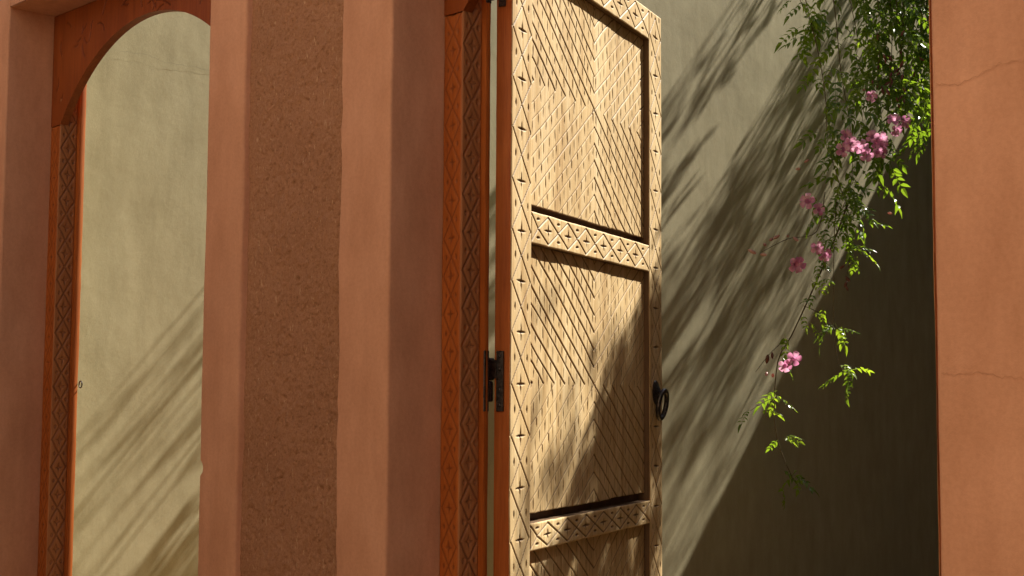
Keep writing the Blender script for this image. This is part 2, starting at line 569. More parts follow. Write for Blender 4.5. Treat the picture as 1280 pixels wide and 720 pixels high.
def crack(pts, axis, off, mat, parent, w=0.0013):
    """thin ragged hairline on a wall face; pts in the wall's own plane"""
    P = []
    for (a, b) in zip(pts[:-1], pts[1:]):
        for k in range(8):
            t = k / 8
            P.append((a[0] + (b[0] - a[0]) * t, a[1] + (b[1] - a[1]) * t + random.uniform(-0.0022, 0.0022)))
    P.append(pts[-1])
    v, f = [], []
    for i, (s, z) in enumerate(P):
        ww = w * random.uniform(0.25, 1.0) * (0.3 if i in (0, len(P) - 1) else 1)
        for q in (-ww, ww):
            v.append((s, off, z + q) if axis == 1 else (off, s, z + q))
        if i:
            f.append((2 * i - 2, 2 * i, 2 * i + 1, 2 * i - 1))
    return link('crack', py_mesh('crack', v, f), mat, parent)
crack([(1.006, 1.772), (1.026, 1.765), (1.058, 1.772), (1.085, 1.782), (1.114, 1.781), (1.2, 1.79)], 1, -0.0014, 'crack', wall, 0.0005)
crack([(1.006, 1.428), (1.024, 1.425), (1.049, 1.429), (1.077, 1.424), (1.105, 1.422), (1.2, 1.428)], 1, -0.0014, 'crack', wall, 0.0005)

# ---- khaki side wall of the courtyard
kw = empty('khaki_plaster_wall', (XS, 0.186, 0))
tag(kw, 'tall khaki plaster courtyard wall seen through both openings, streaked with leaf shadows', 'wall')
def side_wall():
    ys = np.arange(-0.0, 9.0, 0.024)
    zs = np.arange(0, 4.61, 0.024)
    py, pz = np.meshgrid(ys, zs)
    h = 0.0040 * fbm(py * 1.3, pz * 1.3, 3, 41) + 0.0009 * fbm(py * 7, pz * 7, 4, 42, 0.55)
    V = np.stack([h, py, pz], -1).reshape(-1, 3)
    idx = np.arange(V.shape[0]).reshape(py.shape)
    q = np.stack([idx[:-1, :-1], idx[:-1, 1:], idx[1:, 1:], idx[1:, :-1]], -1).reshape(-1, 4)
    link('plaster_face', np_mesh('plaster_face', V, q), 'khaki', kw)
    box('wall_core', (-0.3, -0.006, 0.001, 9.0, 0, 4.6), 'khaki', kw, 0)
side_wall()
crack([(y - 0.186, z) for y, z in ((0.521, 2.416), (0.614, 2.423), (0.683, 2.41), (0.767, 2.413), (0.845, 2.413), (1.0, 2.42))], 0, 0.0052, 'crack_khaki', kw, 0.0008)

# ---- unseen porch added at the far end of the courtyard: keeps that corner dark
porch = empty('shade_porch', (0, 6.0, 0))
tag(porch, 'unseen porch added to darken the far end of the courtyard', 'porch')
box('roof', (XS, 1.6, 0, 2.79, 3.58, 3.73), 'ground', porch, 0.01)
box('back_wall', (XS, 1.6, 2.8, 3.0, 0.004, 6.6), 'ground', porch, 0)  # raised above the roof to block bright sky
for x in (0.5, 1.3):
    box('post', (x, x + 0.22, 0.05, 0.27, 0.004, 3.58), 'brownwood', porch, 0.01)
rw = box('court_block_wall', (1.6, 1.9, 0.19, 9.0, 0, 7.0), 'ground', None, 0.01)  # added out of view, tall and dark, to cut sky light in the courtyard
tag(rw, 'unseen tall brown wall added to keep sky light out of the courtyard', 'wall')
ow = box('bounce_wall', (0.7, 2.7, -3.05, -2.75, 0, 6.0), 'ochre', None, 0.01)  # added behind the camera to bounce sun onto the pink wall's right part
tag(ow, 'unseen sunlit ochre wall added to bounce light onto the door openings', 'wall')
hw = box('high_bounce_wall', (-2.19, 0.6, -5.0, -4.7, 0, 6.5), 'ochre', None, 0.01)  # second added reflector, lights the left bands from above
tag(hw, 'unseen tall ochre wall added to bounce light onto the pink wall from high up', 'wall')
pw = box('low_block_wall', (-2.19, 0.3, -1.75, -1.35, 0, 2.0), 'shadewood', None, 0.01)  # added screen that keeps low light off the left bands
tag(pw, 'unseen dark block added to cut low light in the forecourt', 'wall')
rt = box('sky_block_wall', (3.3, 3.6, -6.0, 0.0, 0, HT), 'pink', None, 0.01)  # added out of view to lower the sky light on the reveals
tag(rt, 'unseen pink wall added to block sky light from the right', 'wall')
lt = box('sky_block_wall', (-2.5, -2.2, -6.0, 0.0, 0, HT), 'pink', None, 0.01)  # likewise added, holds back sky light on the left side
tag(lt, 'unseen pink wall added to block sky light from the left', 'wall')

# ------------------------------------------------------------------ wooden door frames
def arch_z(x, xc, half, zs=2.072, rise=0.205):
    R = (half * half + rise * rise) / (2 * rise)
    return zs + rise - R + np.sqrt(np.maximum(R * R - (x - xc) ** 2, 0))

def door_frame(x0, x1, label, seed, sd=0.016, st2=0.052):
    f = empty('wooden_door_frame', (x0, YB, 0))
    tag(f, label, 'door frame', 'carved frames in the two openings')
    W = x1 - x0
    st = 0.052
    g = 0.0025                       # joint to the plaster
    m_front = Matrix(((1, 0, 0, 0), (0, 0, -1, 0), (0, 1, 0, 0), (0, 0, 0, 1)))          # x->X, y->Z, z->-Y
    # faces parallel to the wall
    for (a, b) in ((g, st - 0.0026), (W - st2 + 0.0026, W - g)):
        S = diamond_band(a + 0.004, b - 0.004, 0, 2.07, 0.0665, 0.01, w=0.0024, d=0.0016)
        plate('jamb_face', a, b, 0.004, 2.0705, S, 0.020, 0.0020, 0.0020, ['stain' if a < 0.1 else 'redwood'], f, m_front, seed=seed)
    # carved boards lining the opening (face +X on the near-hinge side, -X on the other)
    m_in = Matrix(((0, 0, 1, st), (1, 0, 0, 0), (0, 1, 0, 0), (0, 0, 0, 1)))              # x->Y, y->Z, z->+X
    S = diamond_band(0.004, 0.045, 0, 2.3, 0.0665, 0.02, w=0.0026, d=0.0030)
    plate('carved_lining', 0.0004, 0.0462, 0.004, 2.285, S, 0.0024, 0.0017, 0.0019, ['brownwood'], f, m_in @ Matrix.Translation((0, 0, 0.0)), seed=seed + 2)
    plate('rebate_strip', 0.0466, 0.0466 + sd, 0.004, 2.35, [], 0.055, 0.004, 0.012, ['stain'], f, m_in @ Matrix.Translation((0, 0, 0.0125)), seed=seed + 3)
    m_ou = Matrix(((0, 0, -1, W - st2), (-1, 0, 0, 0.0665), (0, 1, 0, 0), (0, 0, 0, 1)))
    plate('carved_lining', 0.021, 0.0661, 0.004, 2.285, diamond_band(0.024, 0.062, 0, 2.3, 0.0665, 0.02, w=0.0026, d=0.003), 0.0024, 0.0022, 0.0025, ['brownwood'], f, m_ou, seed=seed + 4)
    plate('rebate_strip', 0.0205 - sd, 0.0205, 0.004, 2.35, [], 0.055, 0.004, 0.012, ['stain'], f, m_ou @ Matrix.Translation((0, 0, 0.0)), seed=seed + 5)
    # arched head board with carved scrolls
    th = 0.021
    xc, half = W / 2, W / 2 - st
    nx, nz = 340, 64
    xs = np.linspace(g, W - g, nx)
    zb = np.where(np.abs(xs - xc) <= half, arch_z(xs, xc, half), 2.072)
    tt = np.linspace(0, 1, nz)[:, None]
    ztop = ZL - 0.003
    PX = np.tile(xs, (nz, 1))
    PZ = zb[None, :] + tt * (ztop - zb[None, :])
    segs = []
    r2 = random.Random(seed)
    for _ in range(46):              # loose carved scrolls and sprigs
        cx = r2.uniform(0.03, W - 0.03)
        lo = arch_z(np.array([cx]), xc, half)[0] if abs(cx - xc) < half else 2.08
        cz = r2.uniform(lo + 0.012, ztop - 0.012)
        a = r2.uniform(0, 2 * pi)
        L, cv = r2.uniform(0.018, 0.045), r2.uniform(-1.6, 1.6)
        x, z = cx, cz
        for k in range(5):
            nx_, nz_ = x + L / 5 * cos(a), z + L / 5 * sin(a)
            segs.append((x, z, nx_, nz_, 0.0030, 0.0026, 0))
            x, z, a = nx_, nz_, a + cv / 5
    H = np.zeros(PX.shape)
    for (a, b, c_, d, w_, dp, tp) in segs:
        dx, dz = c_ - a, d - b
        i0, i1 = np.searchsorted(xs, [min(a, c_) - w_, max(a, c_) + w_])
        X, Z = PX[:, i0:i1], PZ[:, i0:i1]
        t = np.clip(((X - a) * dx + (Z - b) * dz) / (dx * dx + dz * dz), 0, 1)
        dist = np.hypot(X - a - t * dx, Z - b - t * dz)
        H[:, i0:i1] = np.minimum(H[:, i0:i1], -dp * np.clip(1 - dist / w_, 0, 1))
    top = np.stack([PX, -H, PZ], -1).reshape(-1, 3)
    back = np.stack([PX, np.full(PX.shape, th), PZ], -1).reshape(-1, 3)
    idx = np.arange(nx * nz).reshape(nz, nx)
    q = np.stack([idx[:-1, :-1], idx[:-1, 1:], idx[1:, 1:], idx[1:, :-1]], -1).reshape(-1, 4)
    qb = q[:, ::-1] + nx * nz
    n2 = 2 * nx * nz
    lp = np.concatenate([idx[0, :-1], idx[:-1, -1], idx[-1, :0:-1], idx[:0:-1, 0]])
    V = np.concatenate([top, back, top[lp], back[lp]])
    k = np.arange(len(lp))
    k2 = np.roll(k, -1)
    sk = np.stack([n2 + k, n2 + len(lp) + k, n2 + len(lp) + k2, n2 + k2], -1)
    Q = np.concatenate([q, qb, sk])
    sm = np.concatenate([np.ones(len(q), bool), np.zeros(len(qb) + len(sk), bool)])
    me = np_mesh('arch_board', V, Q, sm)
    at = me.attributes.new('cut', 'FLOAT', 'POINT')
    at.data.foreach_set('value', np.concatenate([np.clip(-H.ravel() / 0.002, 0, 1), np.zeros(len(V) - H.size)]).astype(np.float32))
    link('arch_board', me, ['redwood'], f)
    return f

fl = door_frame(OPEN[0][0], OPEN[0][1], 'carved orange wood frame with arched head in the opening without a visible door', 100)
fr = door_frame(OPEN[1][0], OPEN[1][1], 'carved orange wood frame beside the open carved door leaf', 200, 0.010, 0.066)
# small iron eye on the empty frame
v, f = tube([(0.0615 + 0.0035 + 0.0075 * cos(q), 0.069, 1.421 + 0.0085 * sin(q)) for q in np.linspace(0, 2 * pi, 20, endpoint=False)], 0.0016, 6, True)
link('iron_eye', py_mesh('iron_eye', v, f, True), 'iron', fl)

# ------------------------------------------------------------------ carved door leaf
DA = radians(19.4)
DP = Vector((0.0829, 0.21, 0.0))
Ddir = Vector((-sin(DA), cos(DA), 0))
Dn = Vector((cos(DA), sin(DA), 0))
door = empty('carved_wooden_door', DP)
tag(door, 'pale carved wooden door leaf standing open, lit by sun, with iron ring handle', 'door')
# door space: x along leaf from the hinge, y up, z out of the carved face
MD = Matrix(((Ddir.x, 0, Dn.x, 0), (Ddir.y, 0, Dn.y, 0), (0, 1, 0, 0), (0, 0, 0, 1)))
# (x, y, z) is left-handed here, so faces are flipped after building
LW, SW, TT = 0.795, 0.086, 0.031
ZB, ZT = 0.03, 2.272
rails = [(ZB, 0.10), (0.585, 0.64), (1.121, 1.171), (1.676, 1.735), (2.203, ZT)]
xa, xb = SW, LW - 0.082

def dplate(name, x0, x1, y0, y1, segs, z=0.0, thick=TT, rx=0.0016, ry=0.0014, seed=0, edge=0.0025, mats=('door', 'shadewood'), parent=None):
    o = plate(name, x0, x1, y0, y1, segs, thick, rx, ry, list(mats), door, MD @ Matrix.Translation((0, 0, z)), seed=seed, edge=edge)
    o.data.flip_normals()
    if parent is not None:
        o.parent = parent
    return o
PITCH = 0.0913
S = diamond_band(0.002, SW - 0.004, ZB, ZT, PITCH, 1.420)
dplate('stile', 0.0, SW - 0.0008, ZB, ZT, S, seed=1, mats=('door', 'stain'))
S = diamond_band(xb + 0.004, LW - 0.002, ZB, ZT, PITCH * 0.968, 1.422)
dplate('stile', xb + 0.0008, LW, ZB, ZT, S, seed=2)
for i, (a, b) in enumerate(rails):
    S = diamond_band(a + 0.003, b - 0.003, xa, xb, (xb - xa) / 6.75, xa + 0.075, vertical=False, w=0.0018)
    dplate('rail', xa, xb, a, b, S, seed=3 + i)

XC = 0.418
def panel_segs(z0, z1, zc, slope=0.70, sp=0.050, seed=0):
    """four quadrants of slanting grooves around the panel centre, with small upright chips between"""
    r = random.Random(seed)
    S = []
    x0, x1 = xa - 0.002, xb + 0.002
    vs = sp * slope
    def line(pts, w=0.0021, d=0.0036):
        for p, q in zip(pts[:-1], pts[1:]):
            S.append((p[0], p[1], q[0], q[1], w, d, 0))
    for qx in (-1, 1):
        for qz in (-1, 1):
            xe = x0 if qx < 0 else x1
            ze = z1 if qz > 0 else z0
            wx, hz = abs(xe - XC), abs(ze - zc)
            kmin = -int(wx / sp) - 1
            kmax = int(hz / vs) + 1
            # in quadrant coords (a>=0 outward along x, b>=0 outward along z): b = slope*(a) + k*vs
            for k in range(kmin, kmax + 1):
                off = k * vs
                a0 = max(0.0, -off / slope)
                a1 = min(wx, (hz - off) / slope)
                if a1 - a0 < 0.008:
                    continue
                n = 7
                bow = r.uniform(-0.004, 0.006)
                pts = []
                for i in range(n + 1):
                    t = i / n
                    a = a0 + (a1 - a0) * t
                    b = slope * a + off + bow * sin(pi * t) + r.uniform(-0.0008, 0.0008)
                    pts.append((XC + qx * a, zc + qz * max(b, 0.0)))
                ir = r.uniform(0.75, 1.2)
                line(pts, ir * (0.0021 if qx * qz < 0 else 0.0016), ir * (0.0036 if qx * qz < 0 else 0.0019))
                # upright chips in the band on the outer side of this groove
                tick = 0.024
                na = int((a1 - a0) / tick)
                for i in range(na + 1):
                    a = a0 + (i + 0.35 + 0.5 * (k % 2)) * tick + r.uniform(-0.004, 0.004)
                    if a > a1 - 0.002:
                        continue
                    b = slope * a + off
                    L = vs * r.uniform(0.6, 0.95)
                    bb0 = b + (0.001 if qz < 0 else -0.001 - L)
                    zz0 = zc + qz * b - 0.001
                    zz1 = zz0 - L
                    if zz1 < z0 or zz0 > z1:
                        continue
                    xx = XC + qx * a
                    S.append((xx, zz0, xx + r.uniform(-0.003, 0.003), zz1, 0.0017 * r.uniform(0.8, 1.25), 0.0034 * r.uniform(0.6, 1.2), 1))
    return S
seam = 0.512
for i in range(4):
    z0, z1 = rails[i][1], rails[i + 1][0]
    zc = {3: 1.985, 2: 1.422}.get(i, 0.5 * (z0 + z1))
    S = panel_segs(z0, z1, zc, seed=60 + i)
    ry = 0.0014 if i > 0 else 0.004
    pn = dplate('panel', xa - 0.006, xb + 0.006, z0 - 0.006, z1 + 0.006, [], z=-0.0275, thick=0.003, rx=0.05, ry=0.05, seed=20 + i, mats=('shadewood',))
    for j, (u0, u1) in enumerate(((xa, seam - 0.0004), (seam + 0.0004, xb))):
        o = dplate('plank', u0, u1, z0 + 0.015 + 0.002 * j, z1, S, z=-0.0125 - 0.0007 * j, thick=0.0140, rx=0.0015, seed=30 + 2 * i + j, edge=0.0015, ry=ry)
        o.parent = pn

# hinges: two iron leaves and stacked knuckles
def hinge(zc):
    h = empty('hinge', (0, 0, 0), door)
    W2L = Matrix.Translation(-DP)
    # pivot between frame back and leaf edge, in world xy
    back = Vector((0.0525, 0.1855, 0))
    edge0 = Vector((0, 0, 0)) - Dn * TT + DP
    piv = Vector((0.0428, 0.2005, zc))
    e = DP - Dn * 0.021
    pl = []
    # plate on the door edge
    c0 = DP - Dn * 0.026 - Ddir * 0.0016
    c1 = DP - Dn * 0.012 - Ddir * 0.0016
    def slab(name, a, b, out, z0, z1, t=0.003):
        a, b = a - DP, b - DP
        v = []
        for z in (z0, z1):
            for p in (a, b, b + out * t, a + out * t):
                v.append((p.x, p.y, z))
        bm = bmesh.new()
        vv = [bm.verts.new(p) for p in v]
        for fc in ((0, 3, 2, 1), (4, 5, 6, 7), (0, 1, 5, 4), (1, 2, 6, 5), (2, 3, 7, 6), (3, 0, 4, 7)):
            bm.faces.new([vv[i] for i in fc])
        bmesh.ops.recalc_face_normals(bm, faces=bm.faces[:])
        bmesh.ops.bevel(bm, geom=bm.edges[:], offset=0.0008, segments=1, affect='EDGES')
        me = bpy.data.meshes.new(name)
        bm.to_mesh(me)
        bm.free()
        return link(name, me, 'iron', h)
    slab('hinge_leaf', c0, c1, -Ddir, zc - 0.056, zc + 0.050)
    slab('hinge_leaf', Vector((0.0620, 0.1635, 0)), Vector((0.0620, 0.1760, 0)), Vector((1, 0, 0)), zc - 0.056, zc + 0.050, 0.0025)
    for (z0, z1, dx) in ((zc - 0.002, zc + 0.038, 0.0), (zc - 0.040, zc - 0.0025, -0.0018)):
        pts = [(piv.x - DP.x + dx, piv.y - DP.y + dx, z0 + (z1 - z0) * t) for t in (0, 0.04, 0.12, 0.88, 0.96, 1)]
        v, f = tube(pts, [0.004, 0.0064, 0.0072, 0.0072, 0.0064, 0.004], 14)
        link('knuckle', py_mesh('knuckle', v, f, True), 'iron', h)
    for dz in (-0.045, -0.018, 0.018, 0.040):
        q = (c0 + c1) / 2 - DP - Ddir * 0.003
        v, f = tube([(q.x - Ddir.x * t, q.y - Ddir.y * t, zc + dz) for t in (0, 0.0012, 0.002)], [0.0032, 0.003, 0.0012], 8)
        link('nail', py_mesh('nail', v, f, True), 'iron', h)
    # short webs joining knuckles to the leaves
    slab('web', Vector((piv.x + 0.002, piv.y - 0.002, 0)), c0 + Ddir * 0.0005, Vector((0.3, -0.95, 0)), zc + 0.002, zc + 0.034, 0.004)
    slab('web', Vector((0.0625, 0.1755, 0)), Vector((piv.x, piv.y - 0.001, 0)), Vector((-0.9, 0.3, 0)), zc - 0.036, zc - 0.005, 0.004)
    return h
for z in (1.4275, 2.150, 0.4):
    hinge(z)

# ring handle near the free edge
hd = empty('ring_handle', (0, 0, 0), door)
def dpt(x, y, z):
    p = MD @ Vector((x, y, z))
    return (p.x, p.y, p.z)
hx, hz = 0.750, 1.408
# round back plate with domed boss
prof = [(0.0, 0.012), (0.006, 0.0115), (0.010, 0.008), (0.013, 0.0045), (0.020, 0.0035), (0.022, 0.0005)]
v, f = [], []
for (r, zz) in prof:
    for k in range(18):
        q = 2 * pi * k / 18
        v.append(dpt(hx + r * cos(q), hz + r * sin(q) * 1.25, zz))
for i in range(len(prof) - 1):
    for k in range(18):
        f.append((i * 18 + k, i * 18 + (k + 1) % 18, (i + 1) * 18 + (k + 1) % 18, (i + 1) * 18 + k))
link('back_plate', py_mesh('back_plate', v, f, True), 'iron', hd)
v, f = tube([dpt(hx + 0.0085 * cos(q), hz + 0.0, 0.013 + 0.0085 * sin(q)) for q in np.linspace(0, 2 * pi, 20, endpoint=False)], 0.0036, 8, True)
link('eye', py_mesh('eye', v, f, True), 'iron', hd)
v, f = tube([dpt(hx + 0.002 + 0.026 * sin(q), hz - 0.027 + 0.031 * cos(q), 0.0155 + 0.005 * cos(q)) for q in np.linspace(0, 2 * pi, 36, endpoint=False)], 0.0056, 10, True)
link('ring', py_mesh('ring', v, f, True), 'iron', hd)

# ------------------------------------------------------------------ flowering vine
def leaf_mesh(i, scale=1.0):
    """compound leaf: rachis with paired pointed leaflets and a terminal one"""
    r = random.Random(500 + i)
    v, f = [], []
    pairs = r.choice((2, 3, 3, 4))
    L = r.uniform(0.095, 0.135) * scale
    droop = r.uniform(0.2, 0.7)
    def rach(t):
        return Vector((L * t, 0, -droop * L * t * t))
    for k in range(5):
        a = rach(k / 4)
        w = 0.0011
        v += [a + Vector((0, -w, 0)), a + Vector((0, w, 0))]
        if k:
            b = len(v)
            f.append((b - 4, b - 2, b - 1, b - 3))
    def leaflet(base, ang, ln, wd, tilt):
        d = Vector((cos(ang), sin(ang), tilt))
        s = Vector((-sin(ang), cos(ang), r.uniform(-0.35, 0.35)))
        up = Vector((0, 0, 1))
        b = len(v)
        cv = r.uniform(0.1, 0.9)
        def p(t, side, lift):
            return base + d * ln * t + s * wd * side + up * (lift * wd - cv * ln * t * t)
        v.extend([p(0, 0, 0), p(0.28, 0.8, 0.35), p(0.28, 0, 0), p(0.28, -0.8, 0.35),
                  p(0.62, 0.72, 0.3), p(0.62, 0, 0), p(0.62, -0.72, 0.3), p(1.0, 0, 0)])
        f.extend([(b, b + 2, b + 1), (b, b + 3, b + 2), (b + 1, b + 2, b + 5, b + 4), (b + 2, b + 3, b + 6, b + 5),
                  (b + 4, b + 5, b + 7), (b + 5, b + 6, b + 7)])
    for k in range(pairs):
        t = 0.3 + 0.6 * k / max(1, pairs - 1) if pairs > 1 else 0.6
        for s in (-1, 1):
            leaflet(rach(t), s * r.uniform(0.75, 1.15), r.uniform(0.030, 0.043) * scale, r.uniform(0.0098, 0.0138) * scale, r.uniform(-0.3, 0.1))
    leaflet(rach(1.0), r.uniform(-0.2, 0.2), r.uniform(0.042, 0.055) * scale, 0.0135 * scale, -0.3)
    return v, f
LV = [leaf_mesh(i) for i in range(8)]
LM = []
for i, (v, f) in enumerate(LV):
    me = py_mesh('leaf', v, f)
    me.materials.append(M['leaf'])
    LM.append(me)

def flower_meshes():
    # tube (throat) plus one petal lobe
    v, f = [], []
    for (t, r) in ((0, 0.0035), (0.014, 0.005), (0.03, 0.0095), (0.042, 0.0135)):
        for k in range(10):
            q = 2 * pi * k / 10
            v.append((r * cos(q), r * sin(q), t))
    for i in range(3):
        for k in range(10):
            f.append((i * 10 + k, i * 10 + (k + 1) % 10, i * 10 + 10 + (k + 1) % 10, i * 10 + 10 + k))
    tb = py_mesh('flower', v, f, True)
    tb.materials.append(M['petal'])
    v, f = [], []
    for i, (a, w, h) in enumerate(((0.012, 0.008, 0.040), (0.022, 0.0145, 0.047), (0.034, 0.016, 0.047), (0.042, 0.010, 0.041))):
        for j in (-1, -0.4, 0.4, 1):
            v.append((a - 0.003 * abs(j) * (i == 3), w * j, h + 0.002 * ((abs(j) > 0.5) * 2 - 1)))
    for i in range(3):
        for j in range(3):
            f.append((i * 4 + j, i * 4 + j + 1, i * 4 + j + 5, i * 4 + j + 4))
    pt = py_mesh('petal', v, f, True)
    pt.materials.append(M['petal'])
    return tb, pt
FT, PT = flower_meshes()
def bud_mesh():
    v, f = [], []
    for (t, r) in ((0, 0.0025), (0.008, 0.006), (0.018, 0.0075), (0.028, 0.005), (0.034, 0.0008)):
        for k in range(8):
            q = 2 * pi * k / 8
            v.append((r * cos(q), r * sin(q), t))
    for i in range(4):
        for k in range(8):
            f.append((i * 8 + k, i * 8 + (k + 1) % 8, i * 8 + 8 + (k + 1) % 8, i * 8 + 8 + k))
    me = py_mesh('bud', v, f, True)
    return me
BM = bud_mesh()
BM.materials.append(M['bud'])
PM = bud_mesh()
PM.materials.append(M['pod'])

def place(me, name, loc, rot, s, parent):
    o = bpy.data.objects.new(name, me)
    C.objects.link(o)
    o.parent = parent
    o.location = loc
    o.rotation_euler = rot
    o.scale = (s, s, s)
    return o
def resample(pts, step):
    P = [Vector(p) for p in pts]
    # Catmull-Rom
    out = []
    for i in range(len(P) - 1):
        p0, p1, p2, p3 = P[max(i - 1, 0)], P[i], P[i + 1], P[min(i + 2, len(P) - 1)]
        n = max(2, int((p2 - p1).length / step))
        for k in range(n):
            t = k / n
            out.append(0.5 * ((2 * p1) + (-p0 + p2) * t + (2 * p0 - 5 * p1 + 4 * p2 - p3) * t * t + (-p0 + 3 * p1 - 3 * p2 + p3) * t ** 3))
    out.append(P[-1])
    return out

class Vine:
    def __init__(self, name, loc, label, seed):
        self.root = empty(name, loc)
        tag(self.root, label, 'vine')
        self.o = Vector(loc)
        self.r = random.Random(seed)
        self.sv, self.sf = [], []
        self.leaves = []
    def stem(self, pts, r0, r1, step=0.04):
        P = resample(pts, step)
        n = len(P)
        v, f = tube([p - self.o for p in P], [r0 + (r1 - r0) * i / (n - 1) for i in range(n)], 5)
        b = len(self.sv)
        self.sv += v
        self.sf += [tuple(i + b for i in q) for q in f]
        return P
    def leafy(self, pts, r0, r1, every=0.045, spread=0.05, skip=0.0, size=(0.8, 1.2), pri=1.0):
        P = self.stem(pts, r0, r1, 0.03)
        acc = 0
        for a, b in zip(P[:-1], P[1:]):
            acc += (b - a).length
            if acc >= every:
                acc = 0
                for s in (0, 1):
                    if self.r.random() < skip:
                        continue
                    self.leaf(b, spread, size, pri)
        return P
    def leaf(self, p, spread=0.03, size=(0.8, 1.2), pri=1.0, rz=None):
        r = self.r
        q = Vector(p) + Vector((r.gauss(0, spread), r.gauss(0, spread), r.gauss(0, spread)))
        rot = Euler((r.uniform(-0.7, 0.7), r.uniform(-0.3, 0.9), r.uniform(0, 2 * pi) if rz is None else rz + r.uniform(-.5, .5)), 'XYZ')
        self.leaves.append((pri * r.uniform(0.5, 1), q - self.o, rot, r.uniform(*size), r.randrange(8)))
    def finish(self, max_parts):
        link('stem', py_mesh('stem', self.sv, self.sf, True), 'stem', self.root)
        self.leaves.sort(key=lambda t: -t[0])
        for (_, p, rot, s, k) in self.leaves[:max_parts]:
            place(LM[k], 'leaf', p, rot, s, self.root)
        rest = self.leaves[max_parts:]
        if rest:
            v, f = [], []
            for (_, p, rot, s, k) in rest:
                m = Matrix.Translation(p) @ rot.to_matrix().to_4x4() @ Matrix.Scale(s, 4)
                b = len(v)
                v += [m @ q for q in LV[k][0]]
                f += [tuple(i + b for i in q) for q in LV[k][1]]
            o = link('foliage', py_mesh('foliage', v, f), 'leaf', self.root)
            o['kind'] = 'stuff'

# hanging vine in view; stems as (y, z) with x off the wall
vine = Vine('flowering_vine', (-1.42, 4.1, 3.7), 'leafy green vine with pink trumpet flowers hanging in front of the khaki wall', 21)
def yz(pts, x0, x1=None):
    x1 = x0 if x1 is None else x1
    n = len(pts)
    return [(x0 + (x1 - x0) * i / (n - 1), y, z) for i, (y, z) in enumerate(pts)]
DENSE = [
    ([(3.51, 3.39), (3.56, 3.12), (3.64, 2.92), (3.69, 2.72), (3.7, 2.51), (3.78, 2.34), (3.86, 2.19)], -1.46, 0.036, 0.035, 0.12),
    ([(3.67, 3.42), (3.73, 3.08), (3.76, 2.83), (3.82, 2.59), (3.82, 2.37), (3.73, 2.22)], -1.42, 0.032, 0.042, 0.1),
    ([(3.77, 3.44), (3.81, 3.16), (3.85, 2.99), (3.8, 2.76)], -1.40, 0.036, 0.045, 0.1),
    ([(4.08, 3.54), (4.1, 3.24), (4.13, 2.95), (4.06, 2.71), (4.0, 2.51)], -1.50, 0.036, 0.05, 0.12),
    ([(4.12, 3.52), (4.14, 3.08), (4.1, 2.81), (4.05, 2.62), (3.96, 2.34)], -1.38, 0.030, 0.055, 0.1),
    ([(4.42, 3.61), (4.42, 3.22), (4.38, 2.9), (4.4, 2.71), (4.46, 2.58)], -1.42, 0.026, 0.055, 0.1),
    ([(4.12, 3.51), (4.13, 3.14), (4.08, 2.87), (4.04, 2.68)], -1.32, 0.024, 0.06, 0.05),
    ([(4.42, 3.59), (4.43, 3.21), (4.4, 2.93), (4.38, 2.78)], -1.36, 0.020, 0.065, 0.05),
    ([(3.94, 3.47), (3.95, 3.11), (3.93, 2.88), (3.89, 2.71)], -1.34, 0.032, 0.055, 0.1),
    ([(4.03, 3.48), (4.04, 3.15), (4.06, 2.94), (4.07, 2.79)], -1.30, 0.020, 0.065, 0.05),
    ([(4.25, 3.54), (4.26, 3.24), (4.24, 3.01), (4.21, 2.78)], -1.30, 0.018, 0.065, 0.05),
    ([(4.35, 3.59), (4.37, 3.28), (4.33, 3.01), (4.3, 2.81)], -1.42, 0.020, 0.065, 0.05),
    ([(3.48, 3.4), (3.51, 3.23), (3.57, 3.1), (3.66, 3.01)], -1.50, 0.05, 0.03, 0.3),
]
for pts, x_, ev, sp, sk in DENSE:
    top = [(pts[0][0] + 0.5, 4.15), (pts[0][0] + 0.15, 3.85)]
    vine.leafy(yz(top + pts, x_ - 0.02, x_ + 0.02), 0.004, 0.0012, ev * 1.0, sp, sk, (0.6, 1.1))
# loose trailing shoots
vine.stem([(-1.45, 3.86, 2.26), (-1.46, 3.73, 2.05), (-1.49, 3.61, 1.84), (-1.53, 3.52, 1.66), (-1.60, 3.52, 1.55), (-1.60, 3.49, 1.32), (-1.62, 3.56, 1.18), (-1.68, 3.75, 1.03)], 0.0050, 0.0016)
vine.stem(yz([(3.77, 2.3), (3.74, 2.09), (3.73, 1.73), (3.77, 1.54), (3.89, 1.49)], -1.45), 0.0020, 0.0013)
vine.stem(yz([(3.67, 2.29), (3.6, 2.11), (3.38, 2.06), (3.19, 1.99)], -1.45), 0.0020, 0.0012)
vine.stem([(-1.50, 3.57, 1.79), (-1.45, 3.65, 1.75), (-1.45, 3.74, 1.68)], 0.0016, 0.001)
vine.stem([(-1.54, 3.51, 1.65), (-1.52, 3.36, 1.59), (-1.50, 3.21, 1.5)], 0.0018, 0.001)
vine.stem([(-1.60, 3.5, 1.40), (-1.58, 3.36, 1.37), (-1.57, 3.27, 1.34)], 0.0016, 0.001)
vine.stem(yz([(3.82, 2.16), (3.87, 2.06), (3.83, 1.9)], -1.45), 0.0022, 0.001)
def spray(y, z, n, spread, size=(0.45, 0.75), x=-1.45):
    for _ in range(n):
        vine.leaf((x, y, z), spread, size, 3.0)
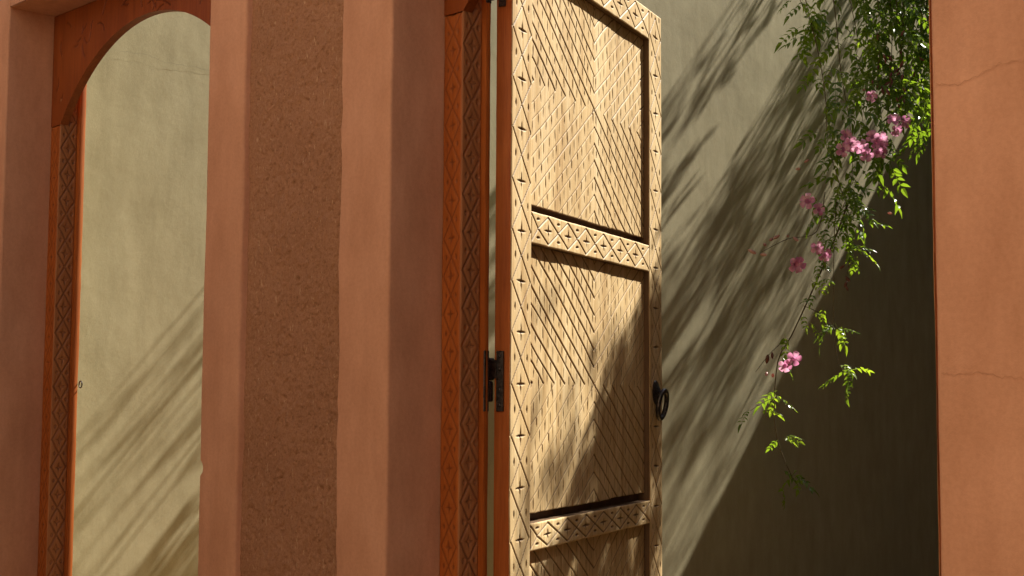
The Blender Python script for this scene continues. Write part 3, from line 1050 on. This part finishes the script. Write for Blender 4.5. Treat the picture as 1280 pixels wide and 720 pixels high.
for a in ((3.76, 2.18, 5, 0.04), (3.84, 2.12, 6, 0.035), (3.86, 2.02, 4, 0.03), (3.74, 1.71, 4, 0.025), (3.6, 1.74, 2, 0.02), (3.52, 1.77, 2, 0.025, (0.4, 0.6)),
          (3.86, 1.51, 5, 0.028), (3.77, 1.54, 1, 0.02, (0.6, 0.8)), (3.42, 1.61, 2, 0.03, (0.5, 0.7), -1.52), (3.5, 1.41, 3, 0.025, (0.6, 0.9), -1.6),
          (3.31, 1.345, 2, 0.02, (0.5, 0.7), -1.58), (3.54, 1.22, 3, 0.015, (0.5, 0.75), -1.61), (3.72, 1.06, 5, 0.04, (0.6, 0.9), -1.68), (3.56, 1.9, 1, 0.02, (0.5, 0.6)), (3.66, 2.01, 2, 0.03, (0.5, 0.7))):
    spray(*a)
for a in ((3.74, 2.28, 8, 0.045), (3.82, 2.2, 8, 0.04), (3.84, 2.08, 5, 0.03), (3.68, 2.08, 3, 0.03), (3.74, 1.70, 2, 0.02), (3.62, 1.9, 2, 0.025, (0.4, 0.6)), (3.56, 1.80, 2, 0.02, (0.4, 0.6))):
    spray(*a)
r = random.Random(77)
def flower(y, z, x=-1.63, s=1.0):
    face = Vector((0.65 + r.uniform(-.5, .5), -0.7 + r.uniform(-.5, .5), r.uniform(-.6, .2))).to_track_quat('Z', 'Y').to_euler()
    o = place(FT, 'flower', Vector((x + r.uniform(-.03, .03), y, z)) - vine.o, face, s * r.uniform(0.85, 1.15), vine.root)
    for k in range(5):
        p = bpy.data.objects.new('petal', PT)
        C.objects.link(p)
        p.parent = o
        p.rotation_euler = (0, 0, 2 * pi * k / 5 + r.uniform(-.1, .1))
FL = [(4.1, 2.56), (4.03, 2.52), (4.18, 2.59), (4.23, 2.67), (3.98, 2.49), (4.14, 2.53), (3.88, 2.51), (3.92, 2.54), (3.64, 2.21), (3.56, 2.04), (3.39, 1.95), (3.34, 1.54),
      (4.2, 2.64), (4.07, 2.58), (4.29, 2.69), (3.84, 2.56), (4.05, 2.55), (4.12, 2.59), (4.0, 2.53), (3.60, 2.24), (3.42, 1.97), (3.83, 2.50), (3.36, 1.56), (4.08, 2.78), (3.62, 2.02)]
for i, (y, z) in enumerate(FL):
    if y > 3.85:
        flower(-1.494 + (y + 1.494) * 0.94, 1.4 + (z - 1.4) * 0.94, -1.25, 0.72)
    else:
        flower(-1.494 + (y + 1.494) * 0.97, 1.4 + (z - 1.4) * 0.97, -1.35, 0.8)
for (y, z) in [(3.18, 1.98), (3.27, 2.05), (3.32, 2.07), (3.48, 2.37), (3.42, 2.07), (3.15, 1.98), (4.2, 2.25), (3.51, 2.4), (4.03, 2.8), (4.1, 2.79), (3.22, 2.02), (3.38, 2.07), (3.22, 1.5), (3.26, 1.48)]:
    place(BM, 'bud', Vector((-1.45, y, z)) - vine.o, (r.uniform(1, 2.2), r.uniform(-.5, .5), r.uniform(-2, 2)), r.uniform(0.7, 1.1), vine.root)
for (y, z) in [(3.83, 1.93), (3.83, 1.89), (3.36, 1.585), (3.33, 1.575), (3.82, 1.98), (3.84, 1.91)]:
    place(PM, 'seed_pod', Vector((-1.45 if y > 3.5 else -1.52, y, z)) - vine.o, (r.uniform(2, 3.2), r.uniform(-.5, .5), r.uniform(-2, 2)), r.uniform(0.8, 1.2), vine.root)
for _ in range(260):                # unseen crown leaves, added above the frame to shade the vine's right side
    y = r.uniform(4.5, 5.0)
    vine.leaf((r.uniform(-1.30, -1.16), y, r.uniform(-1.75, -1.30) + SUN.z / SUN.y * y), 0.03, (0.7, 1.1), 0.05)
for _ in range(34):                 # withered flower heads among the leaves
    place(PM, 'dry_flower', Vector((r.uniform(-1.32, -1.22), r.gauss(3.98, 0.09), r.gauss(2.82, 0.10))) - vine.o, (r.uniform(2, 3.6), r.uniform(-.8, .8), r.uniform(-2, 2)), r.uniform(0.6, 1.1), vine.root)
vine.finish(300)

# growth higher up along the same wall and behind the pillar: it throws the streaked shade
rr = random.Random(5)
SL = SUN.z / SUN.y
def band(v, c0, c1, n, y0, y1, d0, d1, size=(0.25, 0.5), ev=0.045, sp=0.010):
    """leafy twigs growing out from the wall; c = height minus slope times distance picks where they stand"""
    for i in range(n):
        c = c0 + (c1 - c0) * (i + rr.uniform(0.1, 0.9)) / n
        y = rr.uniform(y0, y1)
        a, b = rr.uniform(d0, d0 + 0.3 * (d1 - d0)), rr.uniform(d0 + 0.5 * (d1 - d0), d1)
        z = c + SL * y
        v.leafy([(XS + a, y, z), (XS + 0.5 * (a + b), y + 0.02, z + 0.02 * SL + rr.uniform(-.01, .01)), (XS + b, y + 0.04, z + 0.04 * SL + rr.uniform(-.015, .015))], 0.003, 0.0015, ev, sp, 0.25, size, 0.1)
cl = Vine('climbing_vine', (-1.8, 5.0, 4.2), 'dense green vine climbing high along the khaki wall top', 31)
band(cl, -0.78, -1.12, 9, 4.6, 5.2, 0.04, 0.46, (0.3, 0.55))
band(cl, -1.10, -1.60, 2, 4.9, 5.3, 0.10, 0.35, (0.15, 0.3))
band(cl, -1.54, -2.16, 40, 4.9, 5.6, 0.08, 0.56, (0.3, 0.62))
band(cl, -2.14, -2.56, 30, 5.4, 5.8, 0.12, 0.64, (0.26, 0.55))
band(cl, -1.60, -2.78, 16, 6.1, 7.0, 0.45, 0.80, (0.3, 0.6))
band(cl, -2.80, -2.98, 9, 5.6, 6.3, 0.15, 0.60, (0.2, 0.45))
band(cl, -2.54, -2.80, 13, 5.4, 5.8, 0.12, 0.60, (0.16, 0.36))
cl.finish(0)
cb = Vine('pillar_vine', (-1.7, 1.3, 2.4), 'green vine hanging behind the open door near the khaki wall', 41)
band(cb, 0.26, 0.84, 11, 1.95, 2.2, 0.14, 0.46, (0.2, 0.42))
band(cb, -0.14, 0.17, 14, 1.95, 2.2, 0.18, 0.46, (0.45, 0.8), 0.03, 0.014)
cb.finish(0)
# bush standing out of sight beside the door; its shade falls on the lower half of the leaf
db = Vine('leafy_bush', (0.75, 2.5, 0.0), 'tall leafy bush growing beside the open door', 51)
DOORP = lambda s_, z_: Vector((0.0829 - sin(DA) * s_, 0.21 + cos(DA) * s_, z_))
for i in range(70):
    s_ = rr.uniform(0.12, 0.82)
    ztop = 1.10 + 0.55 * max(0.0, (s_ - 0.22) / 0.54) ** 0.9
    z_ = max(0.72, ztop - abs(rr.gauss(0, 0.30)))
    p = DOORP(s_, z_) + SUN * rr.uniform(2.3, 2.9)
    b = Vector((0.85, 2.6, 0.9))
    m = (p + b) / 2 + Vector((0.1, 0.1, 0.1))
    db.stem([b, m, p], 0.004, 0.0015, 0.15)
    for _ in range(4):
        db.leaf(p, 0.05, (0.7, 1.2), 0.1)
db.stem([(0.78, 2.5, 0), (0.82, 2.55, 0.5), (0.85, 2.6, 0.95)], 0.03, 0.02)
db.finish(0)
# loose shoots added out of view to put thin, broken shade on the lower door
gv = Vine('door_shade_vine', (1.58, 3.6, 5.0), 'unseen loose green vine added to dim the lower door', 61)
for i in range(60):
    p = DOORP(rr.uniform(0.0, 0.8), rr.uniform(0.75, 1.5)) + SUN * rr.uniform(3.6, 5.2)
    if i % 4 == 0:
        gv.stem([(1.60, p.y + 0.3, p.z + 0.25), (0.5 * (1.6 + p.x), p.y + 0.15, p.z + 0.2), tuple(p)], 0.004, 0.0015, 0.12)
    gv.leaf(p, 0.03, (0.6, 1.0), 0.1)
gv.finish(0)
